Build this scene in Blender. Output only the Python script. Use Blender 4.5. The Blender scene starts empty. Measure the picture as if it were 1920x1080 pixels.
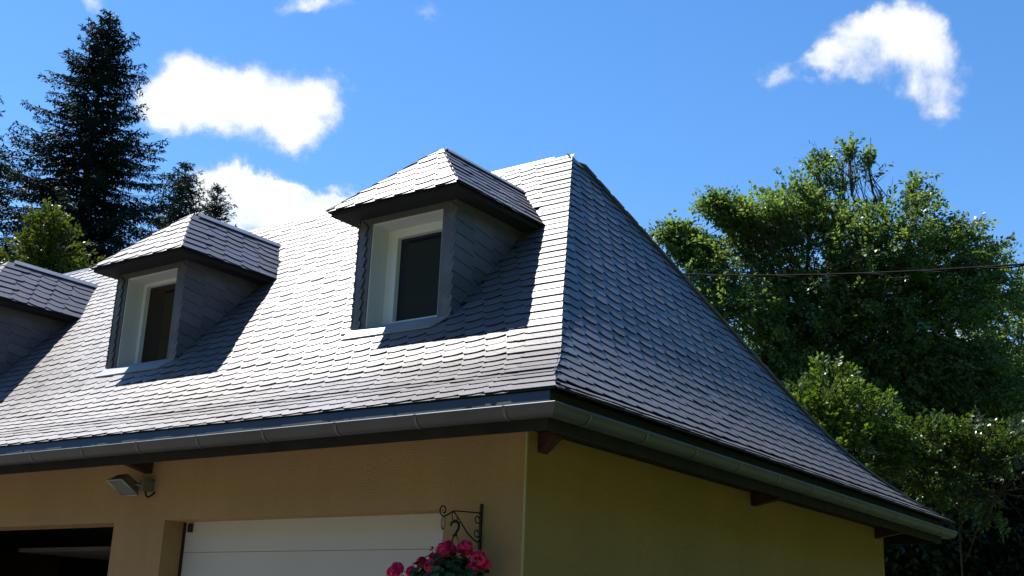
import bpy, math, random
import numpy as np
from mathutils import Vector, Matrix, noise as mnoise

# ------------------------------------------------------------------ scene, camera, light
scene = bpy.context.scene
COL = scene.collection
R_ = math.radians
CAM = Vector((4.003, -5.63, 1.6))
FWD = Vector((-0.56934946, 0.77111588, 0.28499384))
RGT = Vector((0.8108764, 0.58383191, 0.0402464))
UPV = Vector((0.13535386, -0.25400904, 0.95768405))
FPX = 2243.0
cd = bpy.data.cameras.new('camera'); cam = bpy.data.objects.new('camera', cd); COL.objects.link(cam)
cd.sensor_width = 36; cd.lens = FPX / 1920 * 36; cd.clip_start = 0.05; cd.clip_end = 3000
cam.matrix_world = Matrix(((RGT.x, UPV.x, -FWD.x, CAM.x), (RGT.y, UPV.y, -FWD.y, CAM.y),
                           (RGT.z, UPV.z, -FWD.z, CAM.z), (0, 0, 0, 1)))
scene.camera = cam
scene.view_settings.view_transform = 'Standard'; scene.view_settings.look = 'None'
scene.view_settings.exposure = 0.7; scene.view_settings.gamma = 1.0

SUN = Vector((-0.497, 0.03, 0.867)).normalized()
sd = bpy.data.lights.new('sun', 'SUN'); sd.energy = 5.0; sd.angle = R_(0.53); sd.color = (1.0, 0.955, 0.89)
so = bpy.data.objects.new('sun', sd); COL.objects.link(so)
so.rotation_euler = SUN.to_track_quat('Z', 'Y').to_euler(); so.location = SUN * 60

def ray(px, py):
    return (FWD + RGT * ((px - 960) / FPX) - UPV * ((py - 540) / FPX))
def at(px, py, dist):                     # world point seen at a photo pixel, at a horizontal distance
    r = ray(px, py); return CAM + r * (dist / math.hypot(r.x, r.y))

# world: Nishita sky with procedural clouds placed by direction
world = bpy.data.worlds.new('World'); scene.world = world; world.use_nodes = True
nt = world.node_tree; nt.nodes.clear(); N = nt.nodes.new; LK = nt.links.new
def vm(op, a, b=None):
    n = N('ShaderNodeVectorMath'); n.operation = op
    for i, v in enumerate((a, b)):
        if v is None: continue
        if hasattr(v, 'is_linked'): LK(v, n.inputs[i])
        else: n.inputs[i].default_value = v
    return n.outputs['Value'] if op in ('DOT_PRODUCT', 'LENGTH') else n.outputs[0]
def mt(op, a, b=None, c=None):
    n = N('ShaderNodeMath'); n.operation = op
    for i, v in enumerate((a, b, c)):
        if v is None: continue
        if hasattr(v, 'is_linked'): LK(v, n.inputs[i])
        else: n.inputs[i].default_value = v
    return n.outputs[0]
def build_world():
    sky = N('ShaderNodeTexSky'); sky.sky_type = 'NISHITA'; sky.sun_disc = False
    sky.sun_elevation = math.asin(SUN.z); sky.sun_rotation = math.atan2(SUN.x, SUN.y)
    sky.altitude = 600; sky.air_density = 1.0; sky.dust_density = 0.1; sky.ozone_density = 2.2
    hs = N('ShaderNodeHueSaturation'); hs.inputs['Saturation'].default_value = 1.26; hs.inputs['Value'].default_value = SKYV
    hs.inputs['Hue'].default_value = 0.502
    LK(sky.outputs[0], hs.inputs['Color'])
    d = N('ShaderNodeTexCoord').outputs['Generated']
    nz = N('ShaderNodeTexNoise'); nz.inputs['Scale'].default_value = 13; nz.inputs['Detail'].default_value = 9
    nz.inputs['Roughness'].default_value = 0.6; nz.inputs['Distortion'].default_value = 0.35
    LK(d, nz.inputs['Vector'])
    n2 = N('ShaderNodeTexNoise'); n2.inputs['Scale'].default_value = 30; n2.inputs['Detail'].default_value = 6
    LK(d, n2.inputs['Vector'])
    blobs = [(370,140,62,62,1.1),(420,195,105,62,1.25),(520,205,85,58,1.1),(592,212,52,46,.9),(345,225,60,38,.9),(545,258,55,36,.7),(610,158,34,34,.5),
             (445,366,80,34,1.6),(535,380,110,40,1.6),(612,395,72,38,1.4),(480,425,160,52,1.7),
             (1583,107,58,48,.85),(1658,64,72,34,.95),(1738,80,56,48,1.0),(1770,142,46,56,1.0),(1748,207,48,36,.8),(1688,122,80,40,.55),(1548,122,40,28,.65),(1598,152,40,30,.5),
             (1695,165,60,45,.42),(1530,118,45,26,.7),(1472,152,40,34,1.25),(170,22,34,36,.95),(620,6,72,28,.95),(792,3,40,26,1.0),(825,250,50,34,.12),
             (1840,690,130,80,.9),(1285,505,50,22,.6),(1640,720,150,60,.5),(60,440,120,50,.6)]
    wn = N('ShaderNodeTexNoise'); wn.inputs['Scale'].default_value = 9; wn.inputs['Detail'].default_value = 8; wn.inputs['Roughness'].default_value = .62; LK(d, wn.inputs['Vector'])
    ws = N('ShaderNodeVectorMath'); ws.operation = 'SCALE'; LK(vm('SUBTRACT', wn.outputs['Color'], (.5, .5, .5)), ws.inputs[0]); ws.inputs['Scale'].default_value = .095
    d0 = d; d = vm('ADD', d, ws.outputs[0])
    acc = None
    for px, py, rx, ry, s in blobs:
        if px > 1500 and py < 260: s *= .92
        c = ray(px, py).normalized()
        u = Vector((c.y, -c.x, 0)).normalized(); v = u.cross(c).normalized()
        th = R_(-2.0); u2 = u * math.cos(th) + v * math.sin(th); v2 = v * math.cos(th) - u * math.sin(th)
        k = c.dot(FWD)
        rx2 = rx * k / FPX; ry2 = ry * k / FPX
        a = mt('DIVIDE', mt('SUBTRACT', vm('DOT_PRODUCT', d, tuple(u2)), c.dot(u2)), rx2)
        b = mt('DIVIDE', mt('SUBTRACT', vm('DOT_PRODUCT', d, tuple(v2)), c.dot(v2)), ry2)
        q = mt('ADD', mt('MULTIPLY', a, a), mt('MULTIPLY', b, b))
        front = mt('GREATER_THAN', vm('DOT_PRODUCT', d, tuple(c)), 0.5)
        g = mt('MULTIPLY', mt('MULTIPLY', mt('EXPONENT', mt('MULTIPLY', q, -0.9)), s), front)
        acc = g if acc is None else mt('ADD', acc, g)
    nn = mt('ADD', mt('MULTIPLY', mt('SUBTRACT', nz.outputs['Fac'], 0.5), 3.3), mt('MULTIPLY', mt('SUBTRACT', n2.outputs['Fac'], 0.5), 1.1))
    # noise only modulates where there is cloud around
    dens = mt('ADD', mt('SUBTRACT', mt('MINIMUM', acc, 1.7), 0.50), mt('MULTIPLY', nn, mt('MINIMUM', mt('MULTIPLY', acc, 2.0), 1.0)))
    mr = N('ShaderNodeMapRange'); mr.interpolation_type = 'SMOOTHSTEP'
    LK(dens, mr.inputs['Value']); mr.inputs['From Min'].default_value = -0.06; mr.inputs['From Max'].default_value = 1.15
    cr = N('ShaderNodeMapRange'); LK(dens, cr.inputs['Value'])
    cr.inputs['From Min'].default_value = 0.0; cr.inputs['From Max'].default_value = 0.8
    cr.inputs['To Min'].default_value = 0.80; cr.inputs['To Max'].default_value = 1.10
    cc = N('ShaderNodeVectorMath'); cc.operation = 'SCALE'; cc.inputs[0].default_value = (0.575 / SKYS, 0.595 / SKYS, 0.625 / SKYS)
    LK(cr.outputs[0], cc.inputs['Scale'])
    mx = N('ShaderNodeMixRGB'); LK(mr.outputs[0], mx.inputs[0]); LK(hs.outputs[0], mx.inputs[1]); LK(cc.outputs[0], mx.inputs[2])
    bg = N('ShaderNodeBackground'); bg.inputs['Strength'].default_value = SKYS; LK(mx.outputs[0], bg.inputs['Color'])
    out = N('ShaderNodeOutputWorld'); LK(bg.outputs[0], out.inputs['Surface'])
SKYS = 0.10; SKYV = 1.27
build_world()

rnd = random.Random(7)
rng = np.random.default_rng(11)

# ------------------------------------------------------------------ materials
def mat(name, col, rough=0.6, metal=0.0, spec=0.5, island=0.0, nscale=0, namp=0.0, bump=0.0, bscale=60, transl=0.0, tcol=None, coord='Object', rvar=0.0, streak=0.0):
    m = bpy.data.materials.new(name); m.use_nodes = True
    t = m.node_tree; b = t.nodes['Principled BSDF']; n = t.nodes.new; l = t.links.new
    b.inputs['Roughness'].default_value = rough; b.inputs['Metallic'].default_value = metal
    b.inputs['Specular IOR Level'].default_value = spec
    rgb = n('ShaderNodeRGB'); rgb.outputs[0].default_value = (*col, 1); cur = rgb.outputs[0]
    tc = n('ShaderNodeTexCoord').outputs[coord]
    def scale(cur, fac):
        s = n('ShaderNodeVectorMath'); s.operation = 'SCALE'; l(cur, s.inputs[0]); l(fac, s.inputs['Scale']); return s.outputs[0]
    if island:
        g = n('ShaderNodeNewGeometry'); mr = n('ShaderNodeMapRange'); l(g.outputs['Random Per Island'], mr.inputs[0])
        mr.inputs['To Min'].default_value = 1 - island; mr.inputs['To Max'].default_value = 1 + island
        cur = scale(cur, mr.outputs[0])
        if rvar:
            m3 = n('ShaderNodeMapRange'); l(g.outputs['Random Per Island'], m3.inputs[0])
            m3.inputs['To Min'].default_value = rough + rvar; m3.inputs['To Max'].default_value = rough - rvar
            l(m3.outputs[0], b.inputs['Roughness'])
    if namp:
        z = n('ShaderNodeTexNoise'); z.inputs['Scale'].default_value = nscale; z.inputs['Detail'].default_value = 5; l(tc, z.inputs['Vector'])
        mr = n('ShaderNodeMapRange'); l(z.outputs['Fac'], mr.inputs[0]); mr.inputs['From Min'].default_value = .3; mr.inputs['From Max'].default_value = .7
        mr.inputs['To Min'].default_value = 1 - namp; mr.inputs['To Max'].default_value = 1 + namp
        cur = scale(cur, mr.outputs[0])
    if streak:
        mp = n('ShaderNodeMapping'); mp.inputs['Scale'].default_value = (5, 5, .35); l(tc, mp.inputs[0])
        z = n('ShaderNodeTexNoise'); z.inputs['Scale'].default_value = 1.6; z.inputs['Detail'].default_value = 4; l(mp.outputs[0], z.inputs['Vector'])
        mr = n('ShaderNodeMapRange'); l(z.outputs['Fac'], mr.inputs[0]); mr.inputs['From Min'].default_value = .3; mr.inputs['From Max'].default_value = .7
        mr.inputs['To Min'].default_value = 1 - streak; mr.inputs['To Max'].default_value = 1 + streak
        cur = scale(cur, mr.outputs[0])
    l(cur, b.inputs['Base Color'])
    if bump:
        z = n('ShaderNodeTexNoise'); z.inputs['Scale'].default_value = bscale; z.inputs['Detail'].default_value = 4; l(tc, z.inputs['Vector'])
        bp = n('ShaderNodeBump'); bp.inputs['Strength'].default_value = bump; bp.inputs['Distance'].default_value = 0.01
        l(z.outputs['Fac'], bp.inputs['Height']); l(bp.outputs[0], b.inputs['Normal'])
    if transl:
        tr = n('ShaderNodeBsdfTranslucent'); ms = n('ShaderNodeMixShader'); ms.inputs[0].default_value = transl
        if tcol:
            tv = n('ShaderNodeVectorMath'); tv.operation = 'MULTIPLY'; l(cur, tv.inputs[0]); tv.inputs[1].default_value = tcol; l(tv.outputs[0], tr.inputs['Color'])
        else: l(cur, tr.inputs['Color'])
        l(b.outputs[0], ms.inputs[1]); l(tr.outputs[0], ms.inputs[2])
        l(ms.outputs[0], t.nodes['Material Output'].inputs['Surface'])
    return m
M = {}
M['slate'] = mat('slate', (.104, .094, .100), .44, spec=.90, island=.22, nscale=9, namp=.10, bump=.25, bscale=45, rvar=.05)
M['slate_edge'] = mat('dressed slate edge with gap shade', (.035, .033, .036), .8, spec=.2)  # dressed edges, darkened so the shade in the gaps reads as an outline
M['deck'] = mat('roof underlay', (.014, .014, .017), .9)
M['zinc'] = mat('zinc', (.055, .060, .066), .5, metal=.12, nscale=3, namp=.18, bump=.04, bscale=14)
M['zincpale'] = mat('weathered pale zinc', (.27, .28, .31), .45, metal=.4, nscale=4, namp=.12)
M['zincmid'] = mat('soldered zinc seam', (.11, .125, .14), .45, metal=.35)
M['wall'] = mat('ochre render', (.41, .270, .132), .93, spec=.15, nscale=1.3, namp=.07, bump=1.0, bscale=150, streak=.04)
M['wallside'] = mat('bounce tinted ochre render', (.37, .238, .088), .93, spec=.15, nscale=1.3, namp=.06, bump=1.0, bscale=150, streak=.03)  # same render on the side wall, lawn bounce light put into its colour
M['bead'] = mat('plaster corner bead', (.44, .36, .20), .8, spec=.2)
M['soffit'] = mat('dark stained boards', (.022, .020, .020), .8, spec=.2, nscale=8, namp=.3)
M['tail'] = mat('red stained timber', (.060, .026, .018), .75, spec=.2, nscale=14, namp=.4)
M['white'] = mat('white upvc', (.82, .82, .80), .38, nscale=2, namp=.03)
M['lining'] = mat('grey painted lining', (.68, .69, .66), .6, nscale=3, namp=.06)
M['door'] = mat('white door panel', (.50, .48, .45), .5, nscale=1.5, namp=.04, bump=.05, bscale=90)
M['gasket'] = mat('black rubber', (.012, .012, .012), .6)
M['glass'] = mat('dark window glass', (.012, .018, .030), .04, spec=.5)
M['glassbrown'] = mat('dark brown glass', (.022, .011, .008), .05, spec=.4)
M['iron'] = mat('black wrought iron', (.012, .010, .009), .5, metal=.3)
M['rust'] = mat('rusty wire', (.10, .05, .03), .7, metal=.3)
M['lampgrey'] = mat('grey lamp housing', (.15, .146, .13), .5, nscale=5, namp=.1)
M['lampglass'] = mat('lamp lens', (.16, .20, .18), .12)
M['petal'] = mat('geranium petals', (.88, .035, .17), .5, island=.25, transl=.35, spec=.3)
M['geranium'] = mat('geranium leaves', (.030, .075, .018), .55, island=.35, transl=.25)
M['pot'] = mat('brown basket', (.08, .045, .025), .8, nscale=20, namp=.3)
M['cable'] = mat('black cable', (.008, .008, .009), .9, spec=.1)
M['bark'] = mat('bark', (.055, .044, .034), .9, nscale=9, namp=.4, bump=.6, bscale=25)
M['needles'] = mat('spruce needles', (.017, .034, .032), .6, spec=.12, island=.4, transl=.12)
M['needles2'] = mat('pale spruce needles', (.040, .070, .052), .6, spec=.15, island=.4, transl=.15)
M['beech'] = mat('hornbeam leaves', (.12, .20, .078), .36, spec=.5, island=.45, transl=.55, tcol=(1.5, 1.35, .6))
M['bush'] = mat('bush leaves', (.095, .165, .032), .38, spec=.5, island=.40, transl=.40, tcol=(1.5, 1.4, .5))
M['shrub'] = mat('shrub leaves', (.060, .110, .028), .36, spec=.55, island=.45, transl=.35, tcol=(1.4, 1.3, .5))
M['maple'] = mat('yellow green leaves', (.080, .122, .022), .42, spec=.4, island=.35, transl=.42, tcol=(1.5, 1.35, .5))
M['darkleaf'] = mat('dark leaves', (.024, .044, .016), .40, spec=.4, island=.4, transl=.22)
M['gravel'] = mat('gravel', (.20, .17, .145), .95, nscale=30, namp=.25, bump=.8, bscale=90)
M['grass'] = mat('grass', (.070, .098, .024), .95, nscale=12, namp=.35, bump=.6, bscale=60)
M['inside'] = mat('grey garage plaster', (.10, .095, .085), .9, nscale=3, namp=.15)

# ------------------------------------------------------------------ helpers
class MB:
    def __init__(s): s.v = []; s.f = []; s.mi = []; s.smooth = []
    def add(s, verts, faces, mi=0, smooth=False):
        o = len(s.v); s.v.extend([tuple(p) for p in verts])
        for f in faces: s.f.append([i + o for i in f]); s.mi.append(mi); s.smooth.append(smooth)
    def box(s, x0, x1, y0, y1, z0, z1, mi=0):
        v = [(x, y, z) for z in (z0, z1) for y in (y0, y1) for x in (x0, x1)]
        s.add(v, [(0, 2, 3, 1), (4, 5, 7, 6), (0, 1, 5, 4), (2, 6, 7, 3), (0, 4, 6, 2), (1, 3, 7, 5)], mi)
    def obox(s, c, X, Y, Z, mi=0):          # oriented box: half vectors
        c, X, Y, Z = map(Vector, (c, X, Y, Z))
        v = [c + X * i + Y * j + Z * k for k in (-1, 1) for j in (-1, 1) for i in (-1, 1)]
        s.add(v, [(0, 2, 3, 1), (4, 5, 7, 6), (0, 1, 5, 4), (2, 6, 7, 3), (0, 4, 6, 2), (1, 3, 7, 5)], mi)
    def tube(s, pts, r, seg=6, mi=0, cap=True):
        pts = [Vector(p) for p in pts]; n = len(pts)
        rr = r if isinstance(r, (list, tuple)) else [r] * n
        ref = Vector((0, 0, 1)); vs = []
        prev = None
        for i, p in enumerate(pts):
            t = (pts[min(i + 1, n - 1)] - pts[max(i - 1, 0)]).normalized()
            a = prev - t * prev.dot(t) if prev is not None else t.cross(ref if abs(t.z) < .9 else Vector((1, 0, 0)))
            if a.length < 1e-6: a = t.orthogonal()
            a.normalize(); prev = a; b = t.cross(a)
            for k in range(seg):
                w = 2 * math.pi * k / seg; vs.append(p + (a * math.cos(w) + b * math.sin(w)) * rr[i])
        fs = [(i * seg + k, i * seg + (k + 1) % seg, (i + 1) * seg + (k + 1) % seg, (i + 1) * seg + k) for i in range(n - 1) for k in range(seg)]
        if cap: fs += [tuple(range(seg - 1, -1, -1)), tuple((n - 1) * seg + k for k in range(seg))]
        s.add(vs, fs, mi, True)
    def prism(s, poly, ext, mi=0):          # polygon (3D points) extruded by vector
        n = len(poly); e = Vector(ext); v = [Vector(p) for p in poly] + [Vector(p) + e for p in poly]
        s.add(v, [tuple(range(n - 1, -1, -1)), tuple(range(n, 2 * n))] + [(i, (i + 1) % n, n + (i + 1) % n, n + i) for i in range(n)], mi)
    def build(s, name, mats, parent=None, fixn=False):
        me = bpy.data.meshes.new(name); me.from_pydata(s.v, [], s.f)
        for m in (mats if isinstance(mats, (list, tuple)) else [mats]): me.materials.append(m)
        me.polygons.foreach_set('material_index', s.mi); me.polygons.foreach_set('use_smooth', s.smooth)
        me.update()
        o = bpy.data.objects.new(name, me); COL.objects.link(o)
        if parent is not None:
            o.parent = parent; o.matrix_parent_inverse = Matrix.Translation(-world_loc(parent))
        return o
def world_loc(o):
    p = Vector((0, 0, 0))
    while o is not None:
        p += o.location; 
        if o.parent is not None: p += o.matrix_parent_inverse.translation
        o = o.parent
    return p
def tag(o, label=None, cat=None, group=None, kind=None):
    for k, v in (('label', label), ('category', cat), ('group', group), ('kind', kind)):
        if v: o[k] = v
    return o
def empty(name, loc, label, cat, group=None):
    o = bpy.data.objects.new(name, None); COL.objects.link(o); o.location = loc; o.empty_display_size = .2
    return tag(o, label, cat, group)
def polymesh(name, V, F4, m, parent=None):     # numpy arrays, quads
    me = bpy.data.meshes.new(name); nv, nf = len(V), len(F4)
    me.vertices.add(nv); me.vertices.foreach_set('co', np.asarray(V, np.float32).ravel())
    me.loops.add(nf * 4); me.loops.foreach_set('vertex_index', np.asarray(F4, np.int32).ravel())
    me.polygons.add(nf); me.polygons.foreach_set('loop_start', np.arange(nf, dtype=np.int32) * 4)
    me.materials.append(m); me.update(calc_edges=True); me.validate()
    o = bpy.data.objects.new(name, me); COL.objects.link(o)
    if parent is not None:
        o.parent = parent; o.matrix_parent_inverse = Matrix.Translation(-world_loc(parent))
    return o

# ------------------------------------------------------------------ ground
g = MB(); g.add([(-900, -900, 0), (900, -900, 0), (900, 900, 0), (-900, 900, 0)], [(0, 1, 2, 3)])
tag(g.build('ground', M['grass']), kind='structure')
g = MB(); g.add([(-16, -14, .004), (1.5, -14, .004), (1.5, 0, .004), (-16, 0, .004)], [(0, 1, 2, 3)])
tag(g.build('courtyard', M['gravel']), kind='structure')

# wooded ring, added and raised outside the view to block low sky light
hv = []; hf = []; nA, nR = 180, 7
for i in range(nA):
    az = 2 * math.pi * i / nA; d = Vector((math.sin(az), math.cos(az), 0))
    c = d.dot(Vector((FWD.x, FWD.y, 0)).normalized())
    el = 7.5 if c > .8 else 7.5 + (22 - 7.5) * min(1, (.8 - c) / .45)
    el += 2.0 * mnoise.noise(d * 2.3) + 1.0 * mnoise.noise(d * 7)
    for j in range(nR):
        f = j / (nR - 1); r = 110 + 260 * f
        hv.append((CAM.x + d.x * r, CAM.y + d.y * r, -1 + r * math.tan(R_(max(el, 3))) * f ** .9 + 5 * f * mnoise.noise(d * 40 + Vector((0, 0, f * 9)))))
for i in range(nA):
    for j in range(nR - 1):
        a = i * nR + j; b = ((i + 1) % nA) * nR + j; hf.append((a, a + 1, b + 1, b))
g = MB(); g.add(hv, hf, 0, True)
M['forest'] = mat('added forested slope', (.030, .050, .020), .95, spec=.1, nscale=.35, namp=.5)
tag(g.build('sky_block_hills', M['forest']), kind='structure')

# ------------------------------------------------------------------ house
D = 6.0; XL = -13.0
house = empty('house', (-6.5, 3, 0), 'ochre garage building with a steep grey scalloped slate roof and three dormers', 'house')
ZW = 2.80
OPX0, OPX1, OPZ = -3.184, -.59, 2.357          # closed door opening
O2X0, O2X1, O2Z = -6.4, -3.77, 2.353           # open bay on the left
w = MB()
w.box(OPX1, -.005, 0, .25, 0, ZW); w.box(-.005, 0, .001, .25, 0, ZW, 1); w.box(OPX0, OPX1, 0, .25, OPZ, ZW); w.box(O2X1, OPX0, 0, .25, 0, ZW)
w.box(O2X0, O2X1, 0, .25, O2Z, ZW); w.box(XL, O2X0, 0, .25, 0, ZW)
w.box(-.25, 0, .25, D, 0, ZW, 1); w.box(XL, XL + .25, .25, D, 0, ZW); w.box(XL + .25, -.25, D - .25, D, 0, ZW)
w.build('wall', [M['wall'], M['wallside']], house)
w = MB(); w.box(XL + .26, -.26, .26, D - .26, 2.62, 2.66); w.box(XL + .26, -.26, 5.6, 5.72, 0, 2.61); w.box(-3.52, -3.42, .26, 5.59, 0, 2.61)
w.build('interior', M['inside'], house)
w = MB(); w.box(-.007, .004, -.004, .007, 0, ZW - .01); w.build('corner_bead', M['bead'], house)

# garage door
gd = MB(); z1 = 2.5; zs = [2.139, 1.64, 1.14, .64, .14]; top = z1
for z in zs:
    gd.box(OPX0 + .03, OPX1 + .1, .178, .215, z + .0035, top); top = z
for z in zs[:-1]: gd.box(OPX0 + .03, OPX1 + .1, .186, .21, z - .002, z + .0045)
gdo = gd.build('garage_door', M['door'], house)
q = MB(); q.box(OPX0 + .001, OPX0 + .03, .172, .23, 0, 2.35); q.box(OPX0 + .03, OPX1 - .001, .183, .23, 2.345, 2.356); q.build('door_seal', M['gasket'], gdo)
q = MB(); q.box(-3.115, -3.078, .155, .178, 2.285, 2.345); q.build('door_bracket', M['gasket'], gdo)
q = MB(); q.box(O2X0, O2X1 + .2, .9, 3.2, 2.235, 2.27)
q.build('raised_door', M['inside'], house)
q = MB(); q.box(O2X1 + .06, O2X1 + .10, .3, 3.0, 2.12, 2.18); q.build('door_rail', M['lampgrey'], house)

# roof profiles -------------------------------------------------------
PF = [(-.475, 2.910), (-.23, 3.036), (.11, 3.194), (.42, 3.385), (.72, 3.63), (.95, 3.86), (3.0, 6.0)]      # front: y, z
PH = [(.565, 2.893), (.36, 3.0), (.13, 3.18), (-.08, 3.385), (-.28, 3.63), (-.435, 3.86), (-1.75, 6.0)]    # hip end: x, z
class Profile:
    def __init__(s, pts):
        # smooth the lower part with a Catmull-Rom through the knots
        P = [Vector((a, b)) for a, b in pts]; out = []
        for i in range(len(P) - 1):
            p0 = P[max(i - 1, 0)]; p1, p2 = P[i], P[i + 1]; p3 = P[min(i + 2, len(P) - 1)]
            if i >= len(P) - 2: out += [p1]; break
            if i == len(P) - 3: p3 = p2 + (p2 - p1)
            for k in range(6):
                t = k / 6; out.append(.5 * ((2 * p1) + (p2 - p0) * t + (2 * p0 - 5 * p1 + 4 * p2 - p3) * t * t + (3 * p1 - p0 - 3 * p2 + p3) * t ** 3))
        out.append(P[-1]); s.p = out; s.s = [0]
        for a, b in zip(out, out[1:]): s.s.append(s.s[-1] + (b - a).length)
        s.L = s.s[-1]
    def at(s, x):
        i = 0
        while i < len(s.s) - 2 and s.s[i + 1] < x: i += 1
        t = (x - s.s[i]) / (s.s[i + 1] - s.s[i]); a, b = s.p[i], s.p[i + 1]
        return a + (b - a) * t, (b - a).normalized()
    def h_at_z(s, z):
        for a, b in zip(s.p, s.p[1:]):
            if z <= b.y or b is s.p[-1]: return a.x + (b.x - a.x) * (z - a.y) / (b.y - a.y)
F_ = Profile(PF); H_ = Profile(PH)

def clip(poly, a, b):      # keep left of line a->b (2D tuples)
    out = []; ax, ay = a; dx, dy = b[0] - ax, b[1] - ay
    n = len(poly)
    def sd(p): return dx * (p[1] - ay) - dy * (p[0] - ax)
    for i in range(n):
        p, q = poly[i], poly[(i + 1) % n]; sp, sq = sd(p), sd(q)
        if sp >= 0: out.append(p)
        if (sp >= 0) != (sq >= 0):
            t = sp / (sp - sq); out.append((p[0] + (q[0] - p[0]) * t, p[1] + (q[1] - p[1]) * t))
    return out
def scale_outline(w, e, mirror=False):
    o = [(0.02, 1.9), (0.0, .98), (.008, .76), (.032, .54), (.075, .34), (.13, .18), (.20, .065), (.28, .01), (.38, 0), (.52, .02), (.66, .075), (.79, .16), (.90, .27), (1.0, .42), (1.06, .58), (1.09, .80), (1.09, 1.9)]
    p = [(a * w, b * e) for a, b in o]
    if mirror: p = [(w - a, b) for a, b in p][::-1]
    return p                  # counter-clockwise in (u, v)
def strip_outline(w, e, roundleft=True, r=.5, mirror=False):
    if roundleft: o = [(0.02, 1.5 * e), (0, .7 * e), (.012, .35 * e), (.035, .12 * e), (.075, .01 * e), (w, 0), (w, 1.5 * e)]
    else: o = [(0, 1.5 * e), (0, 0), (w, 0), (w, 1.5 * e)]
    if mirror: o = [(w - a, b) for a, b in o][::-1]
    return o
TH = .0058
HIPSIDE = False
def put_slate(mb, poly, u0, s0, place, w, e, latdir, lift=.0105, jit=True):
    """poly in local (u, v); place(u, v, h) -> 3D"""
    if len(poly) < 3: return
    th = TH
    if HIPSIDE and lift > .005: lift += .001; th += .001
    j = rnd.uniform(-.0015, .002) if jit else 0; tw = rnd.uniform(-.012, .012) if jit else 0; jt = rnd.uniform(-.010, .010) if jit else 0
    top = []; bot = []
    for u, v in poly:
        uu = u - u0; vv = v - s0
        lat = uu / (1.12 * w); lat = 1 - lat if latdir > 0 else lat
        h = lift - (.0084 + jt * .10) * (vv / e) + .0034 * lat * (latdir != 0) + j + tw * .08 * (uu / w - .5)
        top.append(place(u, v, h)); bot.append(place(u, v, h - th))
    n = len(top)
    mb.add(top + bot, [tuple(range(n))])
    k0 = len(mb.v) - 2 * n
    for i in range(n):
        mb.f.append([k0 + (i + 1) % n, k0 + i, k0 + n + i, k0 + n + (i + 1) % n]); mb.mi.append(2); mb.smooth.append(False)

def field(mb, place_row, rows, e, w, left, right, outlf, latdir, shift, border_l=0, border_r=0, skip=None, edge_over=.012, smax=99):
    """rows of slates; left(s)/right(s) give the facet limits in u at slope length s"""
    for k in range(int((right(.02) - left(.02)) / w) + 1):
        a = left(.02) + k * w; b = min(a + w - .002, right(.02)); p0 = place_row(.01)
        ps_ = [(a, -.004), (b, -.004), (b, .15), (a, .15)]
        ps_ = clip(clip(ps_, (right(0), 0), (right(.2), .2)), (left(.2), .2), (left(0), 0))
        if b - a > .01 and len(ps_) > 2: put_slate(mb, ps_, a, -.004, p0, w, e, 0, lift=.0035)
    if isinstance(rows, int): courses = [(i * e, e) for i in range(rows)]
    else: courses = rows
    for i, (sc, e) in enumerate(courses):
        s0 = sc + rnd.uniform(-.002, .002); outline = outlf(e)
        place = place_row(s0)
        sa, sb = s0 - .05, s0 + 1.7 * e
        Lm, Rm = left(sa), right(sa); Ln, Rn = left(sb), right(sb)
        if Rm - Lm < .03: continue
        bl = border_l * (1 + .12 * (-1) ** i) if border_l else 0
        br = border_r * (1 + .12 * (-1) ** i) if border_r else 0
        lo, hi = left(s0) + bl, right(s0) - br
        off = (i * shift) % 1.0 * w
        k = math.floor((min(Lm, Ln) - off) / w) - 1
        while True:
            u0 = off + k * w; k += 1
            if u0 > max(Rm, Rn): break
            if border_r and u0 > hi - .02: continue
            if border_l and u0 + w < lo + .02: continue
            if skip and skip(u0 + w / 2, s0 + e / 2): continue
            du = rnd.uniform(-.004, .004); dv = rnd.uniform(-.003, .003)
            poly = [(a + u0 + du, b + s0 + dv) for a, b in outline]
            x0 = edge_over
            poly = clip(poly, (Rm + x0, sa), (Rn + x0, sb)); poly = clip(poly, (Ln - x0, sb), (Lm - x0, sa)) if poly else poly
            if poly: poly = clip(poly, (1, smax), (-1, smax))
            if poly: poly = clip(poly, (-1, s0 - .02), (1, s0 - .02))
            put_slate(mb, poly, u0, s0, place, w, e, latdir)
        for side, b in ((0, bl), (1, br)):
            if not b: continue
            ww = b + .06
            if side == 1:
                poly = [(a + hi, v + s0) for a, v in strip_outline(ww, e, True)]
                poly = clip(poly, (Rm + edge_over, sa), (Rn + edge_over, sb)); u0 = hi; ld = 0
            else:
                poly = [(a + lo - ww, v + s0) for a, v in strip_outline(ww, e, True, mirror=True)]
                poly = clip(poly, (Ln - edge_over, sb), (Lm - edge_over, sa)); u0 = lo - ww; ld = 0
            if skip and poly and skip(u0 + ww / 2, s0 + e / 2): continue
            if poly: poly = clip(poly, (1, smax), (-1, smax))
            put_slate(mb, poly, u0, s0, lambda u, v, h, p=place: p(u, v, h + .0036), ww, e, ld)

E_ = .111; W_ = .178
DORMX = [-1.937, -5.065, -8.193]
def yroof(z): return .95 + (z - 3.86) * (2.05 / 2.14)
def zroof(y): return 3.86 + (y - .95) * (2.14 / 2.05)

roof = MB()
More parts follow.
